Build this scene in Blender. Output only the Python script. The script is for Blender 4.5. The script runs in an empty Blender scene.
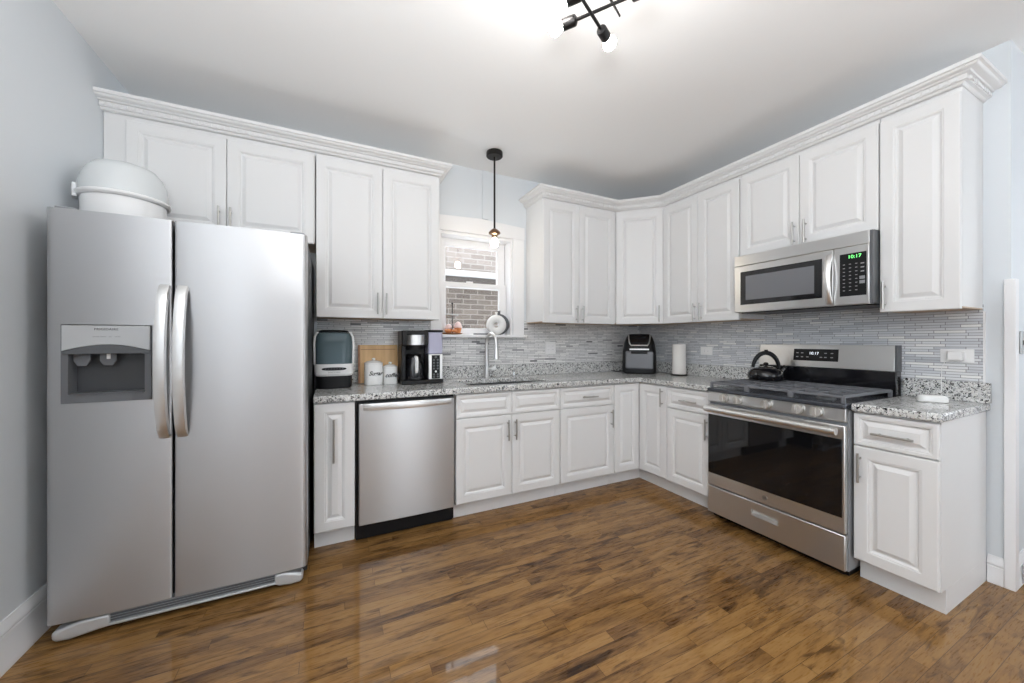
import bpy, bmesh, math, random
from mathutils import Vector, Matrix
R = math.radians
random.seed(4)
S = bpy.context.scene
COL = S.collection

# ------------------------------------------------------------------ camera
cam_d = bpy.data.cameras.new('camera')
cam = bpy.data.objects.new('camera', cam_d); COL.objects.link(cam)
cam.location = (-3.0728, -3.0734, 1.2505)
cam.rotation_euler = (R(90), 0, -0.4525)
cam_d.sensor_width = 36; cam_d.lens = 368.02 / 1024 * 36
cam_d.shift_y = -0.0009
cam_d.clip_start = 0.02
S.camera = cam

# ------------------------------------------------------------------ world
W = bpy.data.worlds.new('world'); S.world = W; W.use_nodes = True
bg = W.node_tree.nodes['Background']
bg.inputs['Color'].default_value = (0.86, 0.93, 1.0, 1); bg.inputs['Strength'].default_value = 5.5

# ------------------------------------------------------------------ exposure
S.view_settings.view_transform = 'Standard'; S.view_settings.look = 'None'
S.view_settings.exposure = 0.12; S.view_settings.gamma = 1.0
S.view_settings.use_curve_mapping = False
S.cycles.use_denoising = True
S.cycles.max_bounces = 10; S.cycles.diffuse_bounces = 6; S.cycles.glossy_bounces = 5
S.cycles.sample_clamp_indirect = 6.0
S.cycles.caustics_reflective = False; S.cycles.caustics_refractive = False

# daylight from unseen openings behind the camera; right and front ones are added fill
def area(name, loc, rot, sx, sy, power, col):
    l = bpy.data.lights.new(name, 'AREA'); l.shape = 'RECTANGLE'; l.size = sx; l.size_y = sy
    l.energy = power; l.color = col
    o = bpy.data.objects.new(name, l); COL.objects.link(o); o.location = loc; o.rotation_euler = rot
    return o
area('daylight_left_wall_window', (-4.16, -4.75, 1.55), (R(90), 0, R(-90)), 1.7, 1.9, 2, (0.95, 0.975, 1.0))
area('added_fill_right', (1.58, -4.3, 1.5), (R(90), 0, R(90)), 1.6, 1.9, 2, (0.92, 0.965, 1.0))  # added light at an unseen opening, brightens the left wall
for x in (-2.05, -1.62, -1.10):
    area('added_streak_light_front', (x, -6.42, 1.5), (R(90), 0, 0), .22, 1.9, 3, (0.95, 0.975, 1.0))  # added narrow sources, shaped to lay vertical streaks on the dishwasher steel

# unseen uplight added behind the camera, bounced off the ceiling to brighten the room
area('added_bounce_uplight', (-3.2, -3.25, 1.45), (R(180), 0, 0), .4, .4, 66, (0.97, 0.985, 1.0))

# ------------------------------------------------------------------ materials
def mat(name, col, rough=0.5, metal=0.0, spec=0.5, coat=0.0, emit=None, es=0.0, trans=0.0, ior=1.45, bump=0.0, bscale=300, aniso=0.0):
    m = bpy.data.materials.new(name); m.use_nodes = True
    nt = m.node_tree; b = nt.nodes['Principled BSDF']
    b.inputs['Base Color'].default_value = (*col, 1); b.inputs['Roughness'].default_value = rough
    b.inputs['Metallic'].default_value = metal; b.inputs['Specular IOR Level'].default_value = spec
    b.inputs['Coat Weight'].default_value = coat; b.inputs['Coat Roughness'].default_value = 0.08
    b.inputs['Transmission Weight'].default_value = trans; b.inputs['IOR'].default_value = ior
    if emit: b.inputs['Emission Color'].default_value = (*emit, 1); b.inputs['Emission Strength'].default_value = es
    if bump:
        n = nt.nodes.new('ShaderNodeTexNoise'); n.inputs['Scale'].default_value = bscale
        t = nt.nodes.new('ShaderNodeTexCoord'); nt.links.new(t.outputs['Object'], n.inputs['Vector'])
        bp = nt.nodes.new('ShaderNodeBump'); bp.inputs['Strength'].default_value = bump; bp.inputs['Distance'].default_value = 0.002
        nt.links.new(n.outputs['Fac'], bp.inputs['Height']); nt.links.new(bp.outputs['Normal'], b.inputs['Normal'])
    if aniso:
        b.inputs['Anisotropic'].default_value = aniso
        tg = nt.nodes.new('ShaderNodeTangent'); tg.direction_type = 'RADIAL'; tg.axis = 'Z'
        nt.links.new(tg.outputs['Tangent'], b.inputs['Tangent'])
    return m

def ramp(nt, stops, interp='LINEAR'):
    r = nt.nodes.new('ShaderNodeValToRGB'); r.color_ramp.interpolation = interp
    e = r.color_ramp.elements
    while len(e) < len(stops): e.new(0.5)
    for el, (p, c) in zip(e, stops): el.position = p; el.color = (*c, 1) if len(c) == 3 else c
    return r

def steel(name, col=(0.72, 0.72, 0.715), rough=0.30, an=0.75, arot=0.25):
    m = mat(name, col, rough, 1.0, aniso=an)
    m.node_tree.nodes['Principled BSDF'].inputs['Anisotropic Rotation'].default_value = arot
    nt = m.node_tree; b = nt.nodes['Principled BSDF']
    return m

def granite():
    m = bpy.data.materials.new('speckled_granite'); m.use_nodes = True; nt = m.node_tree; b = nt.nodes['Principled BSDF']
    t = nt.nodes.new('ShaderNodeTexCoord')
    n = nt.nodes.new('ShaderNodeTexNoise'); n.inputs['Scale'].default_value = 60; n.inputs['Detail'].default_value = 2
    nt.links.new(t.outputs['Object'], n.inputs['Vector'])
    mx = nt.nodes.new('ShaderNodeMixRGB'); mx.blend_type = 'LINEAR_LIGHT'; mx.inputs['Fac'].default_value = 0.02
    nt.links.new(t.outputs['Object'], mx.inputs['Color1']); nt.links.new(n.outputs['Color'], mx.inputs['Color2'])
    v = nt.nodes.new('ShaderNodeTexVoronoi'); v.inputs['Scale'].default_value = 165
    nt.links.new(mx.outputs['Color'], v.inputs['Vector'])
    sp = nt.nodes.new('ShaderNodeSeparateColor'); nt.links.new(v.outputs['Color'], sp.inputs['Color'])
    n2 = nt.nodes.new('ShaderNodeTexNoise'); n2.inputs['Scale'].default_value = 28; n2.inputs['Detail'].default_value = 2
    nt.links.new(t.outputs['Object'], n2.inputs['Vector'])
    ad = nt.nodes.new('ShaderNodeMath'); ad.operation = 'MULTIPLY_ADD'; ad.inputs[1].default_value = 0.75
    sb = nt.nodes.new('ShaderNodeMath'); sb.operation = 'MULTIPLY'; sb.inputs[1].default_value = 0.38
    nt.links.new(n2.outputs['Fac'], sb.inputs[0])
    nt.links.new(sp.outputs['Red'], ad.inputs[0]); nt.links.new(sb.outputs[0], ad.inputs[2])
    r = ramp(nt, [(0, (.012, .012, .014)), (.29, (.11, .115, .12)), (.35, (.36, .365, .37)), (.42, (.58, .59, .59)), (.60, (.76, .765, .76)), (.80, (.64, .635, .61))], 'CONSTANT')
    nt.links.new(ad.outputs[0], r.inputs['Fac']); nt.links.new(r.outputs['Color'], b.inputs['Base Color'])
    b.inputs['Roughness'].default_value = 0.14
    return m

def mosaic(name, axis, stops, rough=0.16):
    m = bpy.data.materials.new(name); m.use_nodes = True; nt = m.node_tree; b = nt.nodes['Principled BSDF']
    t = nt.nodes.new('ShaderNodeTexCoord'); s = nt.nodes.new('ShaderNodeSeparateXYZ'); c = nt.nodes.new('ShaderNodeCombineXYZ')
    nt.links.new(t.outputs['Object'], s.inputs[0])
    nt.links.new(s.outputs[axis], c.inputs['X']); nt.links.new(s.outputs['Z'], c.inputs['Y'])
    br = nt.nodes.new('ShaderNodeTexBrick')
    br.offset = 0.37; br.offset_frequency = 2; br.squash = 0.62; br.squash_frequency = 3
    for k, v in (('Scale', 1.0), ('Mortar Size', 0.0013), ('Mortar Smooth', 0.1), ('Bias', 0.0), ('Brick Width', 0.118), ('Row Height', 0.0152)): br.inputs[k].default_value = v
    br.inputs['Color1'].default_value = (0, 0, 0, 1); br.inputs['Color2'].default_value = (1, 1, 1, 1); br.inputs['Mortar'].default_value = (.5, .5, .5, 1)
    nt.links.new(c.outputs[0], br.inputs['Vector'])
    r = ramp(nt, stops); nt.links.new(br.outputs['Color'], r.inputs['Fac'])
    mx = nt.nodes.new('ShaderNodeMixRGB'); nt.links.new(br.outputs['Fac'], mx.inputs['Fac'])
    nt.links.new(r.outputs['Color'], mx.inputs['Color1']); mx.inputs['Color2'].default_value = (.25, .25, .26, 1)
    nt.links.new(mx.outputs['Color'], b.inputs['Base Color'])
    b.inputs['Roughness'].default_value = rough
    inv = nt.nodes.new('ShaderNodeMath'); inv.operation = 'SUBTRACT'; inv.inputs[0].default_value = 1; nt.links.new(br.outputs['Fac'], inv.inputs[1])
    bp = nt.nodes.new('ShaderNodeBump'); bp.inputs['Strength'].default_value = 0.5; bp.inputs['Distance'].default_value = 0.0015
    nt.links.new(inv.outputs[0], bp.inputs['Height']); nt.links.new(bp.outputs['Normal'], b.inputs['Normal'])
    return m

def brickwall(name, c1, c2, mortar):
    m = bpy.data.materials.new(name); m.use_nodes = True; nt = m.node_tree; b = nt.nodes['Principled BSDF']
    t = nt.nodes.new('ShaderNodeTexCoord'); s = nt.nodes.new('ShaderNodeSeparateXYZ'); c = nt.nodes.new('ShaderNodeCombineXYZ')
    nt.links.new(t.outputs['Object'], s.inputs[0]); nt.links.new(s.outputs['X'], c.inputs['X']); nt.links.new(s.outputs['Z'], c.inputs['Y'])
    br = nt.nodes.new('ShaderNodeTexBrick')
    for k, v in (('Scale', 1.0), ('Mortar Size', 0.006), ('Brick Width', 0.21), ('Row Height', 0.07)): br.inputs[k].default_value = v
    br.inputs['Color1'].default_value = (*c1, 1); br.inputs['Color2'].default_value = (*c2, 1); br.inputs['Mortar'].default_value = (*mortar, 1)
    nt.links.new(c.outputs[0], br.inputs['Vector']); nt.links.new(br.outputs['Color'], b.inputs['Base Color'])
    b.inputs['Roughness'].default_value = 0.9
    return m

def plank_floor():
    m = bpy.data.materials.new('stained_maple_planks'); m.use_nodes = True; nt = m.node_tree; b = nt.nodes['Principled BSDF']
    L = nt.links.new
    t = nt.nodes.new('ShaderNodeTexCoord')
    br = nt.nodes.new('ShaderNodeTexBrick'); br.offset = 0.43; br.offset_frequency = 2; br.squash = 0.7; br.squash_frequency = 3
    for k, v in (('Scale', 1.0), ('Mortar Size', 0.0009), ('Mortar Smooth', 0.3), ('Bias', 0.0), ('Brick Width', 0.72), ('Row Height', 0.057)): br.inputs[k].default_value = v
    br.inputs['Color1'].default_value = (0, 0, 0, 1); br.inputs['Color2'].default_value = (1, 1, 1, 1); br.inputs['Mortar'].default_value = (.5, .5, .5, 1)
    L(t.outputs['Object'], br.inputs['Vector'])
    # shift the figure of every plank so the grain breaks at the seams
    ofs = nt.nodes.new('ShaderNodeVectorMath'); ofs.operation = 'MULTIPLY_ADD'
    L(br.outputs['Color'], ofs.inputs[0]); ofs.inputs[1].default_value = (7, 13, 5); L(t.outputs['Object'], ofs.inputs[2])
    def noise(scale, detail, dist, sc):
        mp = nt.nodes.new('ShaderNodeMapping'); mp.inputs['Scale'].default_value = sc; L(ofs.outputs[0], mp.inputs['Vector'])
        n = nt.nodes.new('ShaderNodeTexNoise'); n.inputs['Scale'].default_value = scale; n.inputs['Detail'].default_value = detail
        n.inputs['Distortion'].default_value = dist; n.inputs['Roughness'].default_value = 0.62
        L(mp.outputs['Vector'], n.inputs['Vector']); return n
    big = noise(2.4, 7, 1.3, (1.0, 4.6, 1)); fine = noise(30, 4, 0.3, (0.5, 6, 1)); blot = noise(3.6, 4, 1.0, (.9, 4.6, 1))
    a = nt.nodes.new('ShaderNodeMath'); a.operation = 'MULTIPLY_ADD'; L(br.outputs['Color'], a.inputs[0]); a.inputs[1].default_value = 0.16
    b1 = nt.nodes.new('ShaderNodeMath'); b1.operation = 'MULTIPLY'; L(big.outputs['Fac'], b1.inputs[0]); b1.inputs[1].default_value = 0.72
    L(b1.outputs[0], a.inputs[2])
    c = nt.nodes.new('ShaderNodeMath'); c.operation = 'MULTIPLY_ADD'; L(fine.outputs['Fac'], c.inputs[0]); c.inputs[1].default_value = 0.25; L(a.outputs[0], c.inputs[2])
    r = ramp(nt, [(.28, (.022, .0095, .0042)), (.39, (.082, .037, .0125)), (.49, (.175, .088, .029)), (.61, (.27, .142, .047)), (.82, (.36, .205, .076))])
    L(c.outputs[0], r.inputs['Fac'])
    rb = ramp(nt, [(.35, (.30, .26, .24)), (.46, (1, 1, 1))]); L(blot.outputs['Fac'], rb.inputs['Fac'])
    m1 = nt.nodes.new('ShaderNodeMixRGB'); m1.blend_type = 'MULTIPLY'; m1.inputs['Fac'].default_value = 0.85
    L(r.outputs['Color'], m1.inputs['Color1']); L(rb.outputs['Color'], m1.inputs['Color2'])
    m2 = nt.nodes.new('ShaderNodeMixRGB'); L(br.outputs['Fac'], m2.inputs['Fac']); L(m1.outputs['Color'], m2.inputs['Color1']); m2.inputs['Color2'].default_value = (.055, .025, .009, 1)
    L(m2.outputs['Color'], b.inputs['Base Color'])
    mr = nt.nodes.new('ShaderNodeMapRange'); mr.inputs['To Min'].default_value = .20; mr.inputs['To Max'].default_value = .38
    L(fine.outputs['Fac'], mr.inputs['Value']); L(mr.outputs['Result'], b.inputs['Roughness'])
    bp = nt.nodes.new('ShaderNodeBump'); bp.inputs['Strength'].default_value = 0.12; bp.inputs['Distance'].default_value = 0.001
    iv = nt.nodes.new('ShaderNodeMath'); iv.operation = 'SUBTRACT'; L(fine.outputs['Fac'], iv.inputs[0]); L(br.outputs['Fac'], iv.inputs[1])
    L(iv.outputs[0], bp.inputs['Height']); L(bp.outputs['Normal'], b.inputs['Normal'])
    b.inputs['Specular IOR Level'].default_value = 0.12
    b.inputs['Coat Weight'].default_value = 0.45; b.inputs['Coat Roughness'].default_value = 0.035
    return m

def wood(name, c1, c2, sc=(2, 40, 40)):
    m = bpy.data.materials.new(name); m.use_nodes = True; nt = m.node_tree; b = nt.nodes['Principled BSDF']
    t = nt.nodes.new('ShaderNodeTexCoord'); mp = nt.nodes.new('ShaderNodeMapping'); mp.inputs['Scale'].default_value = sc
    n = nt.nodes.new('ShaderNodeTexNoise'); n.inputs['Scale'].default_value = 1; n.inputs['Detail'].default_value = 4
    nt.links.new(t.outputs['Object'], mp.inputs['Vector']); nt.links.new(mp.outputs['Vector'], n.inputs['Vector'])
    r = ramp(nt, [(.3, c1), (.7, c2)]); nt.links.new(n.outputs['Fac'], r.inputs['Fac']); nt.links.new(r.outputs['Color'], b.inputs['Base Color'])
    b.inputs['Roughness'].default_value = 0.45
    return m

M = {}
M['wall'] = mat('pale_blue_grey_paint', (.71, .745, .775), .55, bump=.04, bscale=90)
M['ceil'] = mat('ceiling_paint', (.90, .90, .895), .8, bump=.04, bscale=70)
M['trim'] = mat('white_trim_paint', (.84, .84, .85), .3)
M['cab'] = mat('white_cabinet_paint', (.77, .77, .77), .34, spec=.35)
M['birch'] = wood('birch_underside', (.50, .36, .24), (.62, .47, .33))
M['nickel'] = mat('brushed_nickel', (.46, .45, .43), .3, 1.0)
M['knob'] = mat('satin_knob', (.62, .60, .57), .45, .7)
M['chrome'] = mat('chrome', (.75, .75, .76), .12, 1.0)
M['steel'] = steel('brushed_steel')
M['steel_fridge'] = steel('fridge_steel', (.57, .57, .58), .40)
M['steel_dish'] = steel('dishwasher_steel', (.62, .63, .645), .30)
M['steel_trim'] = mat('satin_steel', (.78, .775, .765), .36, 1.0)
M['steel_dark'] = mat('sink_steel', (.30, .30, .31), .3, 1.0)
M['black'] = mat('black_plastic', (.007, .007, .008), .35, spec=.3)
M['blackgloss'] = mat('black_enamel', (.008, .008, .010), .08, coat=.3)
M['blackmetal'] = mat('black_metal', (.018, .017, .017), .4, .6)
M['iron'] = mat('cast_iron', (.15, .155, .17), .45, bump=.3, bscale=400)
M['cooktop'] = mat('blue_black_enamel', (.045, .05, .062), .25)
M['ovenglass'] = mat('oven_glass', (.006, .006, .007), .04, spec=.7)
M['grey'] = mat('grey_plastic', (.30, .31, .325), .35)
M['fgrey'] = mat('dispenser_grey', (.13, .135, .145), .35)
M['cavity'] = mat('dispenser_cavity_grey', (.055, .057, .062), .4)
M['greydark'] = mat('dark_grey_plastic', (.10, .105, .112), .4)
M['greylight'] = mat('light_grey_plastic', (.52, .53, .54), .3, .3)
M['fside'] = mat('fridge_side_enamel', (.035, .036, .04), .5, bump=.2, bscale=500)
M['white'] = mat('white_plastic', (.82, .82, .82), .3)
M['ceramic'] = mat('white_glazed_ceramic', (.80, .80, .79), .15, coat=.3)
M['ink'] = mat('black_ink', (.02, .02, .02), .6)
M['greyink'] = mat('grey_print', (.35, .35, .36), .5)
M['granite'] = granite()
M['floor'] = plank_floor()
M['tile_back'] = mosaic('mosaic_tile_back', 'X', [(0, (.15, .155, .165)), (.05, (.56, .56, .57)), (.2, (.72, .72, .725)), (.7, (.80, .80, .795)), (.9, (.86, .86, .85)), (1, (.90, .90, .89))])  # darkest few tiles: dark reflections in the glass put into the colour
M['tile_right'] = mosaic('mosaic_tile_right', 'Y', [(0, (.48, .50, .54)), (.12, (.58, .60, .64)), (.6, (.69, .705, .735)), (.90, (.76, .77, .785)), (.96, (.84, .84, .83)), (1, (.88, .88, .87))])  # palest few tiles: bright reflections in the glass put into the colour
M['board'] = wood('maple_board', (.60, .36, .15), (.74, .48, .23), (30, 3, 3))
M['boarddark'] = wood('walnut_edge', (.30, .13, .05), (.42, .20, .09), (3, 3, 20))
M['brick_pale'] = brickwall('pale_brick', (.25, .21, .185), (.17, .14, .12), (.30, .28, .26))
M['brick_brown'] = brickwall('brown_brick', (.055, .040, .030), (.115, .088, .070), (.19, .17, .15))
M['stone'] = mat('limestone', (.38, .37, .355), .8)
M['ledge_shadow'] = mat('painted_ledge_shadow', (.07, .058, .05), .9)  # dark tone stands for the shade below the stone ledge
M['smoke'] = mat('smoked_blue_plastic', (.20, .29, .33), .06, trans=.55, ior=1.3)
M['tank'] = mat('lavender_tank_plastic', (.62, .62, .80), .12, trans=.25, ior=1.3)
M['bulb'] = mat('lit_bulb', (1, 1, 1), .3, emit=(1, .965, .93), es=80)
M['bulbp'] = mat('lit_pendant_bulb', (1, 1, 1), .3, emit=(1, .88, .70), es=50)
M['bronze'] = mat('antique_bronze', (.30, .19, .12), .3, 1.0)
M['glow_green'] = mat('green_digits', (0, 0, 0), .5, emit=(.2, 1, .25), es=2.2)
M['glow_white'] = mat('white_digits', (0, 0, 0), .5, emit=(.85, .92, 1), es=1.6)
M['paper'] = mat('paper_towel', (.80, .78, .75), .9, bump=.4, bscale=200)
M['plastic_clear'] = mat('translucent_white_plastic', (.76, .79, .80), .25, trans=.12)
M['pastry'] = mat('orange_glaze', (.72, .30, .12), .4)
M['pink'] = mat('pink_glaze', (.86, .66, .64), .4)
M['mesh_black'] = mat('air_fryer_window', (.17, .175, .19), .18)
gl = bpy.data.materials.new('window_glass'); gl.use_nodes = True
_nt = gl.node_tree; _o = _nt.nodes['Material Output']; _nt.nodes.remove(_nt.nodes['Principled BSDF'])
_t = _nt.nodes.new('ShaderNodeBsdfTransparent'); _g = _nt.nodes.new('ShaderNodeBsdfGlossy'); _g.inputs['Roughness'].default_value = 0.02
_f = _nt.nodes.new('ShaderNodeLayerWeight'); _f.inputs['Blend'].default_value = 0.5
_p = _nt.nodes.new('ShaderNodeMath'); _p.operation = 'POWER'; _p.inputs[1].default_value = 5.0; _nt.links.new(_f.outputs['Facing'], _p.inputs[0])
_q = _nt.nodes.new('ShaderNodeMath'); _q.operation = 'MULTIPLY_ADD'; _q.inputs[1].default_value = 0.9; _q.inputs[2].default_value = 0.045; _nt.links.new(_p.outputs[0], _q.inputs[0])
_m = _nt.nodes.new('ShaderNodeMixShader'); _nt.links.new(_q.outputs[0], _m.inputs[0]); _nt.links.new(_t.outputs[0], _m.inputs[1]); _nt.links.new(_g.outputs[0], _m.inputs[2]); _nt.links.new(_m.outputs[0], _o.inputs['Surface'])
M['glass'] = gl

# ------------------------------------------------------------------ mesh helpers
class MB:
    def __init__(s): s.bm = bmesh.new()
    def face(s, vs):
        try: return s.bm.faces.new(vs)
        except ValueError: return None
    def box(s, x0, x1, y0, y1, z0, z1):
        v = [s.bm.verts.new(p) for p in ((x0,y0,z0),(x1,y0,z0),(x1,y1,z0),(x0,y1,z0),(x0,y0,z1),(x1,y0,z1),(x1,y1,z1),(x0,y1,z1))]
        for f in ((3,2,1,0),(4,5,6,7),(0,1,5,4),(1,2,6,5),(2,3,7,6),(3,0,4,7)): s.face([v[i] for i in f])
        return s
    def loops(s, rings, cap0=True, cap1=True, closed=True):
        vr = [[s.bm.verts.new(p) for p in r] for r in rings]
        n = len(vr[0])
        for a, b in zip(vr, vr[1:]):
            for i in range(n if closed else n - 1):
                j = (i + 1) % n; s.face([a[i], a[j], b[j], b[i]])
        if cap0: s.face(vr[0][::-1])
        if cap1: s.face(vr[-1])
        return s
    def prism(s, poly, z0, z1):
        return s.loops([[(x, y, z0) for x, y in poly], [(x, y, z1) for x, y in poly]])
    def prism_y(s, poly, y0, y1):    # polygon in x,z extruded along y
        return s.loops([[(x, y0, z) for x, z in poly], [(x, y1, z) for x, z in poly]])
    def cyl(s, p0, p1, r, r2=None, n=20):
        r2 = r if r2 is None else r2
        p0, p1 = Vector(p0), Vector(p1); d = (p1 - p0).normalized()
        u = d.orthogonal().normalized(); w = d.cross(u)
        ring = lambda p, rr: [p + (u * math.cos(2*math.pi*i/n) + w * math.sin(2*math.pi*i/n)) * rr for i in range(n)]
        return s.loops([ring(p0, r), ring(p1, r2)])
    def tube(s, pts, r, n=12, sx=None):
        pts = [Vector(p) for p in pts]; rings = []; u = None
        for i, p in enumerate(pts):
            d = (pts[min(i+1, len(pts)-1)] - pts[max(i-1, 0)]).normalized()
            u = d.orthogonal().normalized() if u is None else (u - d * u.dot(d)).normalized()
            w = d.cross(u); rr = r[i] if isinstance(r, (list, tuple)) else r
            rings.append([p + (u * math.cos(2*math.pi*k/n) + w * math.sin(2*math.pi*k/n)) * rr for k in range(n)])
        return s.loops(rings)
    def lathe(s, prof, c=(0, 0, 0), n=32):
        return s.loops([[(c[0]+r*math.cos(2*math.pi*i/n), c[1]+r*math.sin(2*math.pi*i/n), c[2]+z) for i in range(n)] for r, z in prof])
    def sring(s, secs, e=4, n=40):    # stacked superellipse sections: z, half x, half y, centre x, centre y
        rings = []
        for sec in secs:
            z, hx, hy = sec[:3]; cx, cy = (sec[3], sec[4]) if len(sec) > 3 else (0, 0)
            r = []
            for i in range(n):
                a = 2*math.pi*(i+.5)/n; c, d = math.cos(a), math.sin(a)
                r.append((cx + hx*math.copysign(abs(c)**(2/e), c), cy + hy*math.copysign(abs(d)**(2/e), d), z))
            rings.append(r)
        return s.loops(rings)
    def torus(s, c, R0, r, axis='Y', n=32, m=12, a0=0, a1=2*math.pi, taper=None):
        full = abs(a1 - a0 - 2*math.pi) < 1e-6; rings = []
        k = n if full else n + 1
        for i in range(k):
            a = a0 + (a1-a0)*i/n; ca, sa = math.cos(a), math.sin(a); rr = r if taper is None else r*taper(i/n)
            ring = []
            for j in range(m):
                b = 2*math.pi*j/m; q = R0 + rr*math.cos(b); h = rr*math.sin(b)
                p = (q*ca, h, q*sa) if axis == 'Y' else (q*ca, q*sa, h)
                ring.append((c[0]+p[0], c[1]+p[1], c[2]+p[2]))
            rings.append(ring)
        if full: rings.append(rings[0])
        s.loops(rings, not full, not full)
        if full: bmesh.ops.remove_doubles(s.bm, verts=s.bm.verts, dist=1e-6)
        return s
    def door(s, w, h, t=0.02, fr=0.068):
        # raised-panel door: front at -y, back at y=0
        prof = [(0, 0), (0, -t+.005), (.0015, -t+.002), (.005, -t), (fr-.012, -t), (fr-.009, -t+.0025), (fr-.004, -t+.003), (fr, -t+.009),
                (fr+.004, -t+.012), (fr+.009, -t+.012), (fr+.025, -t+.0025), (fr+.028, -t+.0005)]
        lim = min(w, h)/2 - .012
        k = min(1, lim/(fr+.028))
        rings = []
        for d, y in prof:
            d *= k; rings.append([(d, y, d), (w-d, y, d), (w-d, y, h-d), (d, y, h-d)])
        return s.loops(rings)
    def pull(s, p, ln, axis='Z', r=.0058, off=.030, wide=.65):
        # bar pull centred on p (a point of the door face, front is -y)
        x, y, z = p; a = Vector((0, 0, 1)) if axis == 'Z' else Vector((1, 0, 0))
        c = Vector((x, y-off, z)); s.cyl(c - a*ln/2, c + a*ln/2, r, n=14)
        for q in (-1, 1):
            e = Vector((x, y, z)) + a*q*ln/2*wide; s.cyl(e, e + Vector((0, -off, 0)), r*.8, n=10)
        return s
    def rot(s, ang, axis='Z', c=(0, 0, 0)):
        bmesh.ops.rotate(s.bm, verts=s.bm.verts, cent=c, matrix=Matrix.Rotation(ang, 3, axis)); return s
    def move(s, v): bmesh.ops.translate(s.bm, verts=s.bm.verts, vec=v); return s

def build(name, mb, m, parent=None, loc=(0, 0, 0), rz=0.0, bevel=0.0, seg=2, smooth=32, label=None):
    me = bpy.data.meshes.new(name); bmesh.ops.recalc_face_normals(mb.bm, faces=mb.bm.faces)
    mb.bm.to_mesh(me); mb.bm.free()
    o = bpy.data.objects.new(name, me); COL.objects.link(o)
    me.materials.append(M[m] if isinstance(m, str) else m)
    o.location = loc; o.rotation_euler = (0, 0, rz)
    if parent is not None: o.parent = parent
    if smooth:
        me.shade_smooth(); me.set_sharp_from_angle(angle=R(smooth))
    if bevel:
        b = o.modifiers.new('bevel', 'BEVEL'); b.width = bevel; b.segments = seg; b.limit_method = 'ANGLE'; b.angle_limit = R(40)
        b.harden_normals = False
    if label: o['label'] = label
    return o
def bake(o):
    dg = bpy.context.evaluated_depsgraph_get(); dg.update()
    me = bpy.data.meshes.new_from_object(o.evaluated_get(dg)); o.modifiers.clear(); o.data = me
def cut(o, mb):
    c = build('cutter', mb, 'black', smooth=0); c.parent = o.parent
    bpy.context.view_layer.update()
    b = o.modifiers.new('cut', 'BOOLEAN'); b.operation = 'DIFFERENCE'; b.object = c; b.solver = 'EXACT'
    bake(o); bpy.data.objects.remove(c)
def thing(name, label, cat, loc=(0, 0, 0), rz=0.0, group=None):
    o = bpy.data.objects.new(name, None); COL.objects.link(o); o.empty_display_size = .05
    o.location = loc; o.rotation_euler = (0, 0, rz); return tag(o, label, cat, group)
def tag(o, label, cat, group=None):
    o['label'] = label; o['category'] = cat
    if group: o['group'] = group
    return o
def struct(name, mb, m, bevel=0.0, label=None, **k):
    o = build(name, mb, m, bevel=bevel, **k); o['kind'] = 'structure'
    if label: o['label'] = label
    return o
def text(name, body, size, m, parent, loc, rx=R(90), rz=0.0, shear=0.0, depth=.0004, spacing=1.0, label=None, bold=0.0):
    c = bpy.data.curves.new(name, 'FONT'); c.body = body; c.size = size; c.align_x = 'CENTER'; c.align_y = 'CENTER'; c.extrude = depth; c.shear = shear
    c.space_character = spacing; c.resolution_u = 3; c.offset = bold
    o = bpy.data.objects.new(name, c); COL.objects.link(o)
    bpy.context.view_layer.update()
    dg = bpy.context.evaluated_depsgraph_get(); me = bpy.data.meshes.new_from_object(o.evaluated_get(dg))
    bpy.data.objects.remove(o); bpy.data.curves.remove(c)
    o = bpy.data.objects.new(name, me); COL.objects.link(o); me.materials.clear(); me.materials.append(M[m])
    o.location = loc; o.rotation_euler = (rx, 0, rz); o.parent = parent
    if label: o['label'] = label
    return o
RW = -math.pi/2      # facing of things on the right-hand wall: local x runs toward the viewer, local -y out into the room

# ------------------------------------------------------------------ room shell
CZ = 2.768; LX = -4.2; RY = -2.505; FY = -6.5; EX = 1.6
struct('floor', MB().box(LX-.2, EX+.2, FY-.2, .2, -.08, 0), 'floor')
struct('ceiling', MB().box(LX-.2, EX+.2, FY-.2, .2, CZ, CZ+.08), 'ceil')
HX0, HX1, HZ0, HZ1 = -2.28, -1.579, 1.275, 2.19
mb = MB(); mb.box(LX-.2, HX0, 0, .2, 0, CZ); mb.box(HX1, .2, 0, .2, 0, CZ); mb.box(HX0, HX1, 0, .2, 0, HZ0); mb.box(HX0, HX1, 0, .2, HZ1, CZ)
struct('wall_back', mb, 'wall')
mb = MB(); mb.box(LX-.2, LX, -3.9, 0, 0, CZ); mb.box(LX-.2, LX, FY, -5.6, 0, CZ); mb.box(LX-.2, LX, -5.6, -3.9, 0, 1.0); mb.box(LX-.2, LX, -5.6, -3.9, 2.3, CZ)
struct('wall_left', mb, 'wall')
mb = MB(); mb.box(0, .2, RY, 0, 0, CZ); struct('wall_right', mb, 'wall')
struct('wall_return', MB().box(.2, EX, RY, RY+.15, 0, CZ), 'wall')
mb = MB(); mb.box(EX, EX+.2, -3.5, RY+.15, 0, CZ); mb.box(EX, EX+.2, FY, -5.1, 0, CZ); mb.box(EX, EX+.2, -5.1, -3.5, 0, 1.0); mb.box(EX, EX+.2, -5.1, -3.5, 2.3, CZ)
struct('wall_far_right', mb, 'wall')
mb = MB()
xs = [LX-.2, -2.17, -1.93, -1.74, -1.50, -1.22, -.98, EX+.2]  # unseen slit openings, kept narrow for streaks in the dishwasher
for k in range(0, 8, 2): mb.box(xs[k], xs[k+1], FY-.2, FY, 0, CZ)
for k in range(1, 7, 2):
    mb.box(xs[k], xs[k+1], FY-.2, FY, 0, .52); mb.box(xs[k], xs[k+1], FY-.2, FY, 2.47, CZ)
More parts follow.
